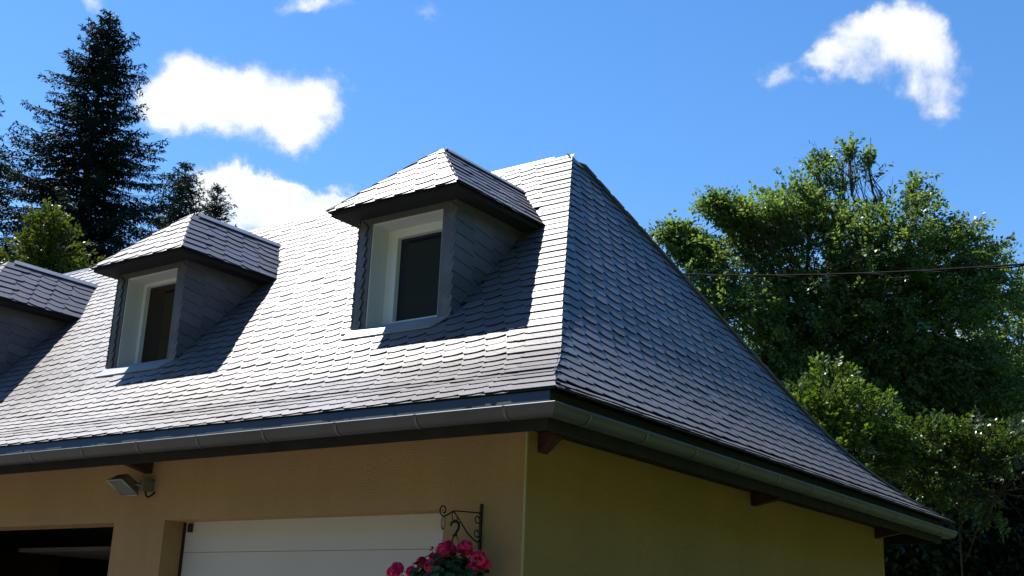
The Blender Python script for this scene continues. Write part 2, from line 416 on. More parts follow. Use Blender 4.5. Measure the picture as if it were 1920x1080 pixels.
# deck under the slates: strips along both profiles (front, hip end, back, far end)
def deck():
    zs_ = sorted(set([p.y for p in F_.p] + [zroof(.985), zroof(1.90)]))
    for a, b in zip(zs_, zs_[1:]):
        q = []
        for z in (a, b):
            zz = z - .022
            yf = F_.h_at_z(z) + .012; xh = H_.h_at_z(z) - .012
            xl = XL - xh
            q.append([(xl, yf, zz), (xh, yf, zz), (xh, D - yf, zz), (xl, D - yf, zz)])
        for i in range(4):
            j = (i + 1) % 4
            if i == 0 and zroof(.98) < a < zroof(1.86):     # openings where the dormers stand
                def lp(k, x): 
                    A, B = q[k][0], q[k][1]; return (x, A[1], A[2])
                cuts = [q[0][0][0]] + [x for xc in sorted(DORMX) for x in (xc - .44, xc + .44)] + [q[0][1][0]]
                for c0, c1 in zip(cuts[::2], cuts[1::2]):
                    last = c1 == cuts[-1]; first = c0 == cuts[0]
                    roof.add([lp(0, c0), lp(0, c1), q[1][1] if last else lp(1, c1), q[1][0] if first else lp(1, c0)], [(0, 1, 2, 3)], 1)
                continue
            roof.add([q[0][i], q[0][j], q[1][j], q[1][i]], [(0, 1, 2, 3)], 1)
deck()
# front slope
def place_front(s0):
    P, T = F_.at(max(s0, 0) + .05); P0, _ = F_.at(max(s0, 0)); Nn = Vector((-T.y, T.x))
    def f(u, v, h):
        q = P0 + T * (v - s0) + Nn * h
        return Vector((u, q.x, q.y))
    return f
def hip_right(s):
    P, _ = F_.at(min(max(s, 0), F_.L)); return H_.h_at_z(P.y)
def front_skip(x, s):
    P, _ = F_.at(min(s, F_.L))
    if not (.87 < P.x < 2.60): return False
    for xc in DORMX:
        d = abs(x - xc)
        if P.x < 1.80 and d < .50: return True
        if 1.80 <= P.x and d < .40 and P.x < 2.2: return True
    return False
def courses(L):
    out = []; q = 0
    while q < L - .02:
        e = .136 - .030 * min(1, max(0, (q - .25) / .75)); out.append((q, e)); q += e
    return out
rowsF = courses(F_.L)
field(roof, place_front, rowsF, E_, W_, lambda s: XL + .2, hip_right, lambda e: scale_outline(W_, e), 1, -.36, border_r=.36, skip=front_skip, edge_over=.022, smax=F_.L - .005)
# hip end: u is y
def place_hip(s0):
    P, T = H_.at(max(s0, 0) + .05); P0, _ = H_.at(max(s0, 0)); Nn = Vector((T.y, -T.x))
    def f(u, v, h):
        q = P0 + T * (v - s0) + Nn * h
        return Vector((q.x, u, q.y))
    return f
def hip_l(s):
    P, _ = H_.at(min(max(s, 0), H_.L)); return F_.h_at_z(P.y)
HIPSIDE = True
field(roof, place_hip, courses(H_.L - .05), E_, .198, hip_l, lambda s: min(D - hip_l(s), D + .40), lambda e: scale_outline(.198, e, True), -1, .36, border_l=.13, border_r=.2, edge_over=.0, smax=H_.L - .02)
HIPSIDE = False
roofo = roof.build('roof', [M['slate'], M['deck'], M['slate_edge']], house)
# ridge course, hip edge boards
q = MB(); q.prism([(-1.93, 2.95, 5.95), (-1.93, 2.99, 6.015), (-1.93, 3.05, 6.01), (-1.93, 3.07, 5.945)], (XL + 3.4, 0, 0))
q.build('ridge_cap', M['zincpale'], roofo)
q = MB()
for i in range(46):
    z = 2.93 + i * (5.90 - 2.93) / 46; z2 = z + .085
    a = Vector((H_.h_at_z(z), D - F_.h_at_z(z), z)); b = Vector((H_.h_at_z(z2), D - F_.h_at_z(z2), z2))
    o = Vector((.02, .05, .035)); q.obox((a + b) / 2 + o * (.22 + .14 * (i % 2)), (b - a) * .60, Vector((.045, .024, -.02)), Vector((.002, .003, .004)))
q.build('hip_edge', M['slate'], roofo)
# valley-free hip joint on the near corner: a dark slim flashing
q = MB()
pts = []
for i in range(40):
    z = 2.90 + i * (5.93 - 2.90) / 39; pts.append((H_.h_at_z(z) - .004, F_.h_at_z(z) + .004, z + .002))
q.tube(pts, .006, 5); q.build('hip_flashing', M['zinc'], roofo)

# eaves: fascia, soffit, gutter ---------------------------------------
def ringpath(off_f, off_s, z):        # mitred path along front, near side, back
    return [(XL, -off_f, z), (off_s, -off_f, z), (off_s, D + off_f - .12, z), (XL, D + off_f - .12, z)]
def sweep(mb, prof, mi=0, smooth=False, x_end=None):      # prof: list of (offset, z)
    rows = [ringpath(o, o, z) for o, z in prof]
    n = len(prof)
    for k in range(3):
        vs = [rows[i][k] for i in range(n)] + [rows[i][k + 1] for i in range(n)]
        mb.add(vs, [(i, i + 1, n + i + 1, n + i) for i in range(n - 1)], mi, smooth)
q = MB(); sweep(q, [(.005, 2.80), (.44, 2.80), (.44, 2.82), (.003, 2.82)])
q.build('soffit', M['soffit'], house)
q = MB(); sweep(q, [(.44, 2.694), (.455, 2.694), (.455, 2.93), (.44, 2.93), (.44, 2.694)])
q.build('fascia', M['soffit'], house)
gut = MB()
go, gz, gr = .514, 2.803, .062
prof = [(.458, 2.905), (.474, 2.900), (.4735, 2.83), (.485, 2.80)]
for k in range(0, 9):
    a = math.pi + k * math.pi / 8; prof.append((go + gr * math.cos(a) * .95, gz + gr * .93 * math.sin(a)))
lip = [(go + gr * .95 + .009 * math.cos(t), gz + .006 + .009 * math.sin(t)) for t in [R_(v) for v in (-80, -30, 20, 70, 120, 170, 220)]]
prof = prof[:-1] + lip
sweep(gut, prof, 0, True)
guto = gut.build('gutter', M['zinc'], house)
def joint(mb, p, along, out):
    pr = [(go + (gr + .003) * math.cos(a) * .97, gz + (gr + .003) * .95 * math.sin(a)) for a in [math.pi * 1.15 + k * math.pi * .85 / 7 for k in range(8)]] + [(go + gr + .006, gz + .012)]
    A = []
    for d in (-.009, .009):
        for o, z in pr:
            A.append(Vector(p) + Vector(out) * o + Vector(along) * d + Vector((0, 0, z)))
    n = len(pr); mb.add(A, [(i, i + 1, n + i + 1, n + i) for i in range(n - 1)], 0, True)
for i in range(20):
    j = MB(); joint(j, (.25 - i * .62, 0, 0), (1, 0, 0), (0, -1, 0)); j.build('gutter_bracket', M['zincmid'], guto)
for i in range(11):
    j = MB(); joint(j, (0, -.22 + i * .62, 0), (0, 1, 0), (1, 0, 0)); j.build('gutter_bracket', M['zincmid'], guto)
def tail(x, y, d, wdt=.075, L=.40, h0=.095):
    d = Vector(d); s = Vector((0, 0, 1)).cross(d) * wdt / 2; b = Vector((x, y, 2.797))
    poly = [b - s, b + d * L - s, b + d * L - s - Vector((0, 0, .018)), b - s - Vector((0, 0, h0))]
    t = MB(); t.prism(poly, s * 2); t.build('rafter_tail', M['tail'], house)
tail(-3.43, -.001, (0, -1, 0)); tail(-9.4, -.001, (0, -1, 0)); tail(-6.4, -.001, (0, -1, 0))
tail(.001, 3.06, (1, 0, 0), L=.40); tail(.001, 5.80, (1, 0, 0), L=.42)
tail(.001, .16, (1, 0, 0), wdt=.10, L=.12, h0=.115)

# dormers -------------------------------------------------------------
def dormer(xc, brown):
    hw = .4925; yf = .99; ye = .789; ew = .658; zE = 4.885; zr = 5.493; yap = 1.365
    b = MB()
    # posts (front faces) and cheeks
    ztop = 4.84
    for sgn in (-1, 1):
        xo, xi = xc + sgn * hw, xc + sgn * (hw - .125)
        a0, a1 = min(xo, xi), max(xo, xi)
        b.box(a0, a1, yf, yf + .16, zroof(yf) - .12, ztop)
        # cheek: triangle back to the roof
        b.prism([(xo, yf + .16, zroof(yf + .16) - .15), (xo, yf + .16, ztop), (xo, yroof(ztop) + .1, ztop)], (-sgn * .05, 0, 0))
        # slanted slate flakes up the post front
        for i in range(10):
            z = 3.95 + i * .088
            c = Vector(((xo + xi) / 2 + sgn * .028, yf - .008, z)); 
            b.obox(c, Vector((.040, -.004, -.034 * 1.0)), Vector((0, .004, 0)), Vector((.020, 0, .050)))
        # horizontal slates on the cheek
        e = .105
        for i in range(9):
            z0 = 3.93 + i * e
            y1 = yroof(z0) - .02
            n = max(1, int((y1 - yf) / .24))
            for k in range(n + 1):
                ya = yf - .014 + k * .24; yb = min(ya + .25, y1 + .1)
                if yb - ya < .04: continue
                x = xo
                dz = .0
                P = [(x + sgn * .010, ya, z0 + .02), (x + sgn * .011, yb, z0 - .018), (x + sgn * .004, yb, z0 + e + .01), (x + sgn * .004, ya, z0 + e + .03)]
                if sgn > 0: b.prism(P, (-.006, 0, 0))
                else: b.prism(P[::-1], (.006, 0, 0))
    # lintel board over the opening
    b.box(xc - hw + .125, xc + hw - .125, yf + .003, yf + .2, 4.783, ztop)
    d = b.build('dormer', M['slate'], house)
    # reveal linings
    r = MB(); zb = 3.88
    r.box(xc - hw + .125, xc - hw + .137, yf + .012, 1.19, zb, 4.783); r.box(xc + hw - .137, xc + hw - .125, yf + .012, 1.19, zb, 4.783)
    r.box(xc - hw + .137, xc + hw - .137, yf + .012, 1.19, 4.772, 4.783)
    r.build('reveal', M['lining'], d)
    # window frame + pane
    wf = MB(); x0, x1 = xc - hw + .137, xc + hw - .137; z0, z1 = 3.922, 4.772
    def ring(m_, X0, X1, Z0, Z1, t, y0, y1):
        m_.box(X0, X0 + t, y0, y1, Z0, Z1); m_.box(X1 - t, X1, y0, y1, Z0, Z1)
        tz = t * .66
        m_.box(X0 + t, X1 - t, y0, y1, Z0, Z0 + tz); m_.box(X0 + t, X1 - t, y0, y1, Z1 - tz, Z1)
    t1, t2 = (.052, .055) if not brown else (.030, .020)
    ring(wf, x0, x1, z0, z1, t1, 1.18, 1.25); ring(wf, x0 + t1 + .006, x1 - t1 - .006, z0 + t1 * .66 + .004, z1 - t1 * .66 - .004, t2, 1.17, 1.24)
    wf.build('window_frame', M['white'], d)
    gp = MB(); gp.box(x0 + t1, x1 - t1, 1.215, 1.222, z0 + t1 * .6, z1 - t1 * .6); gp.build('pane', M['glassbrown'] if brown else M['glass'], d)
    # zinc apron sill lying over the slates below the window
    s = MB(); zA = zroof(1.2) - .145
    P = [(xc - hw - .02, .885, zroof(.885) + .028), (xc + hw - .10, .885, zroof(.885) + .028), (xc + hw + .01, .985, zroof(.985) + .022), (x1, 1.19, 3.94), (x0, 1.19, 3.94), (xc - hw - .02, .985, zroof(.985) + .022)]
    s.prism([P[0], P[1], P[2], P[5]], (0, .006, -.010))
    s.prism([(x0 - .015, .987, zroof(.985) + .024), (x1 + .015, .987, zroof(.985) + .024), (x1 + .01, 1.168, 3.944), (x0 - .01, 1.168, 3.944)], (0, 0, -.012))
    s.build('sill', M['zincpale'], d)
    # roof: deck with fascia and soffit, then slates
    ro = MB(); zz = -.014
    FL, FR = Vector((xc - ew, ye, zE)), Vector((xc + ew, ye, zE)); AP = Vector((xc, yap, zr))
    yb, ybr = yroof(zE) + .08, yroof(zr) + .08
    BL, BR, RB = Vector((xc - ew, yb, zE)), Vector((xc + ew, yb, zE)), Vector((xc, ybr, zr))
    ins = .012
    def off(p): 
        return Vector((p.x + (ins if p.x < xc - .1 else -ins if p.x > xc + .1 else 0), p.y + (ins if p.y < 1 else 0), p.z + zz))
    a = [off(p) for p in (FL, FR, AP, BL, BR, RB)]
    ro.add(a, [(0, 1, 2), (1, 4, 5, 2), (3, 0, 2, 5)], 1)
    low = [Vector((p.x, p.y, p.z - .038)) for p in (a[0], a[1], a[4], a[3])]
    ro.add([a[0], a[1], a[4], a[3]] + low, [(0, 4, 5, 1), (1, 5, 6, 2), (0, 3, 7, 4), (4, 7, 6, 5)], 1)
    e = .122; w_ = .205
    # front hip facet: u = x
    Tf = (AP - (FL + FR) / 2); Lf = Tf.length; Tf.normalize(); Xf = Vector((1, 0, 0)); Nf = Xf.cross(Tf)
    def pf(s0): return lambda u, v, h: Vector((xc, ye, zE)) + Xf * u + Tf * (v - .02) + Nf * h
    field(ro, pf, int(Lf / e) + 1, e, w_, lambda s: -ew + ew * (s - .02) / Lf, lambda s: ew - ew * (s - .02) / Lf, lambda e: scale_outline(w_, e), 1, -.34, edge_over=.012, smax=Lf)
    # side facets: u = distance back from the front
    for sgn in (1, -1):
        Ts = Vector((-sgn * ew, 0, zr - zE)); Ls = Ts.length; Ts.normalize(); Y = Vector((0, 1, 0)); Ns = Vector((sgn * (zr - zE), 0, ew)).normalized()
        def ps(s0, sgn=sgn, Ts=Ts, Ns=Ns): return lambda u, v, h: Vector((xc + sgn * ew, 0, zE)) + Y * u + Ts * (v - .02) + Ns * h
        field(ro, ps, int((Ls - .06) / e) + 1, e, w_ * 1.05, lambda s: ye + (yap - ye) * (s - .02) / Ls, lambda s: yb - .06 + (ybr - yb) * (s - .02) / Ls,
              lambda e: scale_outline(w_ * 1.05, e, True), -1, .34, border_l=.30, border_r=.27, edge_over=.012, smax=Ls - .005)
    ro.build('dormer_roof', [M['slate'], M['deck'], M['slate_edge']], d)
    # pale zinc ridge strip
    k = MB()
    for sgn in (1, -1):
        Ts = Vector((sgn * ew, 0, -(zr - zE))).normalized() * .085
        o = Vector((0, 0, .034)); A = Vector((xc, yap + .07, zr)) + o; B = Vector((xc, ybr - .03, zr)) + o
        k.prism([A, A + Ts + Vector((0, -.055, 0)), B + Ts + Vector((0, -.05, 0)), B] if sgn > 0 else [B, B + Ts + Vector((0, -.05, 0)), A + Ts + Vector((0, -.055, 0)), A], (0, 0, -.008))
    k.build('ridge_strip', M['zincpale'], d)
    return d
for i, xc in enumerate(DORMX): dormer(xc, i == 1)

# ------------------------------------------------------------------ small things on the wall
fl = empty('floodlight', (-3.44, 0, 2.58), 'grey square floodlight tilted down on the wall over the open garage bay', 'floodlight')
c0 = Vector((-3.49, -.17, 2.585)); ex = Vector((.085, -.0, .0)); ey = Vector((.0, .078, -.046)); nn = Vector((0, -.50, -.86))
q = MB()
A = [c0 + ex * a + ey * b for a, b in ((-1, -1), (1, -1), (1, 1), (-1, 1))]
B = [c0 - nn * .075 + ex * a * .72 + ey * b * .62 for a, b in ((-1, -1), (1, -1), (1, 1), (-1, 1))]
q.add(A + B, [(0, 3, 2, 1), (4, 5, 6, 7), (0, 1, 5, 4), (1, 2, 6, 5), (2, 3, 7, 6), (3, 0, 4, 7)])
q.build('housing', M['lampgrey'], fl)
q = MB()
for a in ((0, 1), (1, 2), (2, 3), (3, 0)): q.tube([A[a[0]] + nn * .004, A[a[1]] + nn * .004], .008, 6)
q.build('rim', M['zincpale'], fl)
q = MB(); q.add([c0 + nn * .006 + ex * a * .88 + ey * b * .85 for a, b in ((-1, -1), (1, -1), (1, 1), (-1, 1))], [(0, 3, 2, 1)]); q.build('lens', M['lampglass'], fl)
q = MB(); q.box(-3.40, -3.35, -.10, -.002, 2.565, 2.645); q.tube([(-3.45, -.13, 2.62), (-3.37, -.09, 2.60)], .014, 6); q.build('mounting_box', M['lampgrey'], fl)
q = MB(); q.tube([(-3.37, -.06, 2.565), (-3.36, -.055, 2.53), (-3.34, -.05, 2.52), (-3.325, -.035, 2.535), (-3.325, -.01, 2.56)], .007, 6)
q.build('cord', M['cable'], fl)

def arc(cy, cz, r, a0, a1, n=14, x=-.305):
    return [(x, cy + r * math.cos(R_(a0 + (a1 - a0) * i / n)), cz + r * math.sin(R_(a0 + (a1 - a0) * i / n))) for i in range(n + 1)]
br = empty('hanging_bracket', (-.305, 0, 2.25), 'black wrought iron bracket with scrolls on the wall right of the white garage door', 'bracket')
X = -.305
q = MB(); q.box(X - .008, X + .008, -.012, -.0005, 2.115, 2.378); q.build('wall_plate', M['iron'], br)
q = MB(); q.tube([(X, -.012, 2.318), (X, -.028, 2.325), (X, -.15, 2.318), (X, -.25, 2.312), (X, -.275, 2.305), (X, -.32, 2.282), (X, -.345, 2.272), (X, -.365, 2.275)]
                + arc(-.358, 2.301, .027, 265, 90, 10)[1:] + arc(-.354, 2.308, .020, 90, -100, 9)[1:], .0042, 6); q.build('arm', M['iron'], br)
q = MB(); q.tube([(X, -.262, 2.309), (X, -.20, 2.26), (X, -.12, 2.195), (X, -.06, 2.165), (X, -.03, 2.158), (X, -.012, 2.165)], .0042, 6); q.build('brace', M['iron'], br)
for cz in (2.285, 2.205):
    q = MB(); q.tube([(X, -.012, cz - .014), (X, -.03, cz - .020)] + arc(-.040, cz, .020, -80, -275, 12)[0:] + [(X, -.028, cz + .014), (X, -.026, cz + .004)], .0034, 6); q.build('scroll', M['iron'], br)
q = MB(); q.tube([(X, -.262, 2.309), (X, -.276, 2.29), (X, -.272, 2.268), (X, -.255, 2.252), (X, -.236, 2.252), (X, -.226, 2.264), (X, -.232, 2.275)], .0034, 6); q.build('hook_ring', M['iron'], br)

wl = MB(); wl.tube([(X, -.352 + .017 * math.sin(t), 2.235 - .037 * math.cos(t)) for t in [i * 2 * math.pi / 20 for i in range(21)]], .0022, 5)
wl.tube([(X + .004, -.352 + .012 * math.sin(t), 2.232 - .034 * math.cos(t)) for t in [i * 2 * math.pi / 20 for i in range(21)]], .0020, 5)
tag(wl.build('wire_loop', M['rust']), 'thin rusty wire loop hanging from the end curl of the iron bracket', 'wire loop')

# hanging geranium
bk = empty('hanging_flower_basket', (X, -.25, 1.78), 'hanging basket of pink red geraniums below the iron bracket', 'flower basket')
q = MB(); q.tube([(X, -.283, 2.226), (X, -.276, 2.243), (X, -.258, 2.252), (X, -.232, 2.256), (X, -.212, 2.246), (X, -.207, 2.228), (X, -.216, 2.208), (X, -.232, 2.190), (X, -.240, 2.176)], [.006, .0075, .008, .008, .008, .008, .0075, .007, .007], 8)
q.tube([(X, -.24, 2.180), (X, -.24, 2.170)], [.016, .014], 8); q.build('hook', M['iron'], bk)
for dx, dy in ((-.11, .05), (.11, .05), (0, -.13)):
    q = MB(); q.tube([(X + dx * .1, -.24 + dy * .1, 2.172), (X + dx, -.25 + dy, 1.90)], .0022, 5); q.build('wire', M['iron'], bk)
q = MB(); n = 20
for i in range(n):
    pass
prof_ = [(.02, 1.72), (.10, 1.73), (.135, 1.80), (.15, 1.90), (.155, 1.905), (.135, 1.90), (.13, 1.88)]
vs = [(X + r * math.cos(2 * math.pi * k / n), -.25 + r * math.sin(2 * math.pi * k / n), z) for r, z in prof_ for k in range(n)]
q.add(vs, [(i * n + k, i * n + (k + 1) % n, (i + 1) * n + (k + 1) % n, (i + 1) * n + k) for i in range(len(prof_) - 1) for k in range(n)], 0, True)
q.build('basket', M['pot'], bk)
def disc(mb, c, nrm, r, n=7, cup=.18):
    nrm = Vector(nrm).normalized(); a = nrm.orthogonal().normalized(); b = nrm.cross(a); ph = rnd.random() * 6
    vs = [Vector(c)] + [Vector(c) + (a * math.cos(ph + 2 * math.pi * k / n) + b * math.sin(ph + 2 * math.pi * k / n)) * r * rnd.uniform(.85, 1.1) + nrm * r * cup for k in range(n)]
    mb.add(vs, [(0, 1 + k, 1 + (k + 1) % n) for k in range(n)], 0, True)
lf = MB()
cb = Vector((X, -.27, 1.93))
for i in range(620):
    d = Vector((rnd.gauss(0, 1), rnd.gauss(0, 1), rnd.gauss(.25, .8))).normalized()
    rr = rnd.uniform(.08, .20)
    c = cb + Vector((d.x * rr * 1.15, d.y * rr * 1.15, d.z * rr * .75))
    disc(lf, c, d + Vector((rnd.uniform(-.4, .4), rnd.uniform(-.4, .4), .6)), rnd.uniform(.016, .032), 8)
lf.build('foliage', M['geranium'], bk)
DB = 6.9
def fpt(zx, zy, dd=0):
    r = ray(700 + zx / 6.75, 920 + zy / 6.75); t = ((Vector((X, -.26, 2.05)) - CAM).dot(FWD)) / r.dot(FWD) + dd
    return CAM + r * t
heads = [(1160, 730, .047, 0), (885, 760, .042, -.02), (1330, 885, .055, -.08), (1245, 1000, .034, -.12), (745, 970, .050, -.10), (610, 910, .030, .02), (300, 990, .036, -.02), (250, 1040, .036, -.05), (490, 1030, .032, 0), (950, 700, .030, .03), (1000, 745, .022, .02), (750, 830, .016, 0), (1420, 930, .03, -.05)]
for zx, zy, r, dd in heads:
    c = fpt(zx, zy, dd); q = MB()
    for i in range(int(26 + 900 * r)):
        d = Vector((rnd.gauss(0, 1), rnd.gauss(0, 1), rnd.gauss(.2, .9))).normalized(); p = c + d * r * rnd.uniform(.72, 1.0)
        a = d.orthogonal().normalized(); b = d.cross(a); ph = rnd.random() * 6; pr = .0135
        for k in range(5):
            t = ph + k * 2 * math.pi / 5; dr = a * math.cos(t) + b * math.sin(t); sr = b * math.cos(t) - a * math.sin(t)
            q.add([p, p + dr * pr * .7 + sr * pr * .5 + d * .003, p + dr * pr * 1.15 + d * .002, p + dr * pr * .7 - sr * pr * .5 + d * .003], [(0, 1, 2, 3)])
    q.build('flower_head', M['petal'], bk)
st = MB()
for zx, zy, r, dd in heads:
    c = fpt(zx, zy, dd); e = cb + (c - cb) * .35; st.tube([c, c * .6 + e * .4 + Vector((0, 0, -.012)), e], .0022, 4)
c = fpt(745, 740, 0)
st.tube([c, c + Vector((.01, 0, -.06)), cb], .002, 4)
for k in range(7):
    d = Vector((rnd.uniform(-1, 1), rnd.uniform(-1, 1), rnd.uniform(-.3, 1))).normalized(); st.tube([c, c + d * .016], [.002, .0035], 4)
st.build('flower_stem', M['geranium'], bk)

# ------------------------------------------------------------------ overhead cable
P1 = at(1150, 505, 17.0); P2 = at(2300, 462, 9.5)
cb_ = MB(); n = 60; pts = []
for i in range(n + 1):
    t = i / n; p = P1.lerp(P2, t); p.z -= .42 * 4 * t * (1 - t) * .35; pts.append(p)
cb_.tube(pts, .010, 6)
cb_.tube([p + Vector((0, .010 * math.cos(i * 1.3), .012 * math.sin(i * 1.3) - .012)) for i, p in enumerate(pts)], .007, 5)
tag(cb_.build('overhead_cable', M['cable']), 'black twisted overhead cable crossing in front of the tall green tree', 'cable')

# ------------------------------------------------------------------ trees
def nrmz(a): return a / np.maximum(np.linalg.norm(a, axis=-1, keepdims=True), 1e-9)
def leaves_mesh(base, ld, nv, L, Wd):
    """base point, leaf direction, leaf normal -> folded diamond quads"""
    ld = nrmz(ld); sv = nrmz(np.cross(ld, nv)); n2 = np.cross(sv, ld)
    L = L[:, None]; Wd = Wd[:, None]
    v = np.stack([base, base + ld * L * .45 + sv * Wd * .5 + n2 * Wd * .12, base + ld * L, base + ld * L * .45 - sv * Wd * .5 + n2 * Wd * .12], 1)
    f = np.arange(len(base) * 4).reshape(-1, 4)
    return v.reshape(-1, 3), f
def sprays(cent, outd, K, length, leaf, droop=.25, flat=.7, wl=.55):
    n = len(cent)
    d = nrmz(outd + rng.normal(0, .35, (n, 3)) + np.array([0, 0, -droop]))
    up = nrmz(np.array([0, 0, 1.0]) * flat + rng.normal(0, .45, (n, 3)))
    side = nrmz(np.cross(d, up)); up = np.cross(side, d)
    t = rng.uniform(0, 1, (n, K)); s = np.where(rng.random((n, K)) < .5, -1, 1)
    ln = length * rng.uniform(.6, 1.3, (n, 1))
    base = cent[:, None] + d[:, None] * ((t - .5) * ln)[..., None] + up[:, None] * (rng.normal(0, .05, (n, K)) * ln - .12 * ln * t * t)[..., None] + side[:, None] * (s * .03 * ln)[..., None]
    ld = d[:, None] * rng.uniform(.3, .9, (n, K, 1)) + side[:, None] * (s * rng.uniform(.5, 1.0, (n, K)))[..., None] + up[:, None] * rng.normal(-.1, .25, (n, K, 1))
    nv = up[:, None] + rng.normal(0, .38, (n, K, 3))
    L = leaf * rng.uniform(.65, 1.25, n * K)
    return base.reshape(-1, 3), ld.reshape(-1, 3), nv.reshape(-1, 3), L, L * wl, (cent, d, ln[:, 0])
def limb(mb, a, b, r0, r1, wob=.12, seg=6, n=6):
    a, b = Vector(a), Vector(b); L = (b - a).length; pts = []; ph = [rnd.uniform(-1, 1) for _ in range(6)]
    for i in range(n + 1):
        t = i / n; p = a.lerp(b, t); k = math.sin(math.pi * t) * L * wob
        p += Vector((ph[0] * math.sin(2.1 * t * 3 + ph[3]), ph[1] * math.sin(2 * t * 3 + ph[4]), .5 * ph[2])) * k
        pts.append(p)
    mb.tube(pts, [r0 + (r1 - r0) * i / n for i in range(n + 1)], seg)
    return pts
def broadleaf(name, label, cat, base, trunk_top, blobs, m, K=16, length=.42, leaf=.075, dens=60, group=None, droop=.25, shell=.55, twigs=True, gap=.0, wl=.55, seedoff=0, trunkr=.16):
    """blobs: (centre, rx, ry, rz, density factor)"""
    root = empty(name, base, label, cat, group)
    B = np.array(base); tt = np.array(trunk_top)
    C_, D_ = [], []
    for c, rx, ry, rz, k in blobs:
        c = np.array(c); R3 = np.array([rx, ry, rz])
        n = int(dens * k * (rx * ry * rz) ** (2 / 3) * 6)
        u = nrmz(rng.normal(0, 1, (n, 3)))
        rad = shell + (1 - shell) * rng.random(n) ** .6
        lump = np.array([mnoise.noise(Vector(v * 1.6 + c * .7 + seedoff)) for v in u])
        lump2 = np.array([mnoise.noise(Vector(v * 4.0 + c * .9 - seedoff)) for v in u])
        rad = rad * (1 + .38 * lump + .22 * lump2)
        p = c + u * R3 * rad[:, None]
        if gap:
            keep = np.array([mnoise.noise(Vector(q_ * 1.35)) + .6 * mnoise.noise(Vector(q_ * 3.1)) for q_ in p]) > -gap
            keep2 = np.array([mnoise.noise(Vector(q_ * .75 + 9)) for q_ in p]) > -.30
            keep &= keep2
            keep |= k >= 1.5
            p, u = p[keep], u[keep]
        C_.append(p); D_.append(nrmz(u * R3 + (c - tt) * .4))
    cent = np.concatenate(C_); outd = np.concatenate(D_)
    b, ld, nv, L, Wd, (cc, dd, ln) = sprays(cent, outd, K, length, leaf, droop, wl=wl)
    V, Fq = leaves_mesh(b, ld, nv, L, Wd)
    polymesh('crown', V, Fq, m, root)
    t = MB()
    trunk = limb(t, base, tuple(tt), trunkr, trunkr * .6, .03, 8, 8)
    for c, rx, ry, rz, k in blobs:
        c = Vector(c); s = Vector(tuple(tt)).lerp(Vector(base), rnd.uniform(0, .25))
        pts = limb(t, s, c, trunkr * .28, .016, .10)
        for _ in range(int(6 + 5 * max(rx, rz)) if k > .5 else 3):
            d = Vector((rnd.gauss(0, 1), rnd.gauss(0, 1), rnd.gauss(.3, 1))).normalized()
            e = c + Vector((d.x * rx, d.y * ry, d.z * rz)) * rnd.uniform(.5, .85)
            p2 = limb(t, pts[rnd.randint(2, 6)], e, .013, .003, .12, 4, 5)
            for _ in range(2):
                d2 = Vector((rnd.gauss(0, 1), rnd.gauss(0, 1), rnd.gauss(.1, 1))).normalized()
                limb(t, p2[rnd.randint(2, 4)], p2[3] + d2 *   .5 * max(rx, .6), .006, .002, .1, 4, 3)
    if twigs:
        sel = rng.random(len(cc)) < .5
        for c, d, l_ in zip(cc[sel], dd[sel], ln[sel]):
            c = Vector(c); d = Vector(d); t.tube([c - d * l_ * .75, c + d * l_ * .45], [.006, .002], 3, cap=False)
    t.build('trunk', M['bark'], root)
    return root
def bl(px, py, dist, r, rz=None, k=1.0, rd=None):        # crown lobe at a place, radii in metres
    return (tuple(at(px, py, dist)), r, rd or r, rz or r, k)

rnd.seed(21)
# big hornbeam behind the house on the right
tb = at(1620, 900, 18.5)
broadleaf('hornbeam_tree', 'tall light green broadleaf tree with loose pointed top twigs right of the roof', 'tree', (tb.x, tb.y, 0), tuple(at(1610, 640, 18.5)),
  [bl(1540, 500, 18.2, 1.35, 1.15), bl(1430, 450, 17.5, .85, .75, 1.1), bl(1335, 500, 17.0, .60, .55, 1.2), bl(1660, 470, 18.5, 1.0, .95), bl(1760, 500, 18.8, .85, .70, .8),
   bl(1275, 440, 17.0, .30, .17, 3.2), bl(1310, 470, 17.0, .36, .24, 2.2), bl(1345, 385, 17.2, .24, .16, 3.0), bl(1390, 410, 17.2, .36, .28, 1.6), bl(1500, 385, 18.0, .55, .42, .9), bl(1420, 400, 17.5, .45, .35, 1.0),
   bl(1580, 325, 18.3, .36, .30, .38), bl(1640, 365, 18.4, .30, .34, .38), bl(1540, 350, 18.3, .2, .2, .6), bl(1535, 305, 18.3, .18, .16, 1.2), bl(1590, 283, 18.3, .14, .12, 1.6), bl(1625, 290, 18.3, .12, .14, 1.2), bl(1722, 370, 18.7, .28, .34, .9), bl(1800, 430, 18.9, .38, .20, .6), bl(1850, 470, 19, .30, .18, .5),
   bl(1380, 600, 17.0, .80, .70, 1.1), bl(1480, 640, 18.0, 1.0, .9, 1.0), bl(1620, 640, 18.5, 1.3, 1.0, 1.1), bl(1770, 600, 19.0, 1.1, .8, .95), bl(1690, 740, 18.8, 1.3, .9, 1.2), bl(1450, 720, 17.2, .6, .6, 1.1), bl(1810, 740, 19, 1.1, .8, 1.5), bl(1740, 690, 18.9, .9, .7, 1.5), bl(1850, 540, 19.2, .7, .6, .9)],
  M['beech'], K=30, length=.44, leaf=.066, dens=100, gap=.30, droop=.35, shell=.25, trunkr=.18)
tb = at(1900, 800, 21)
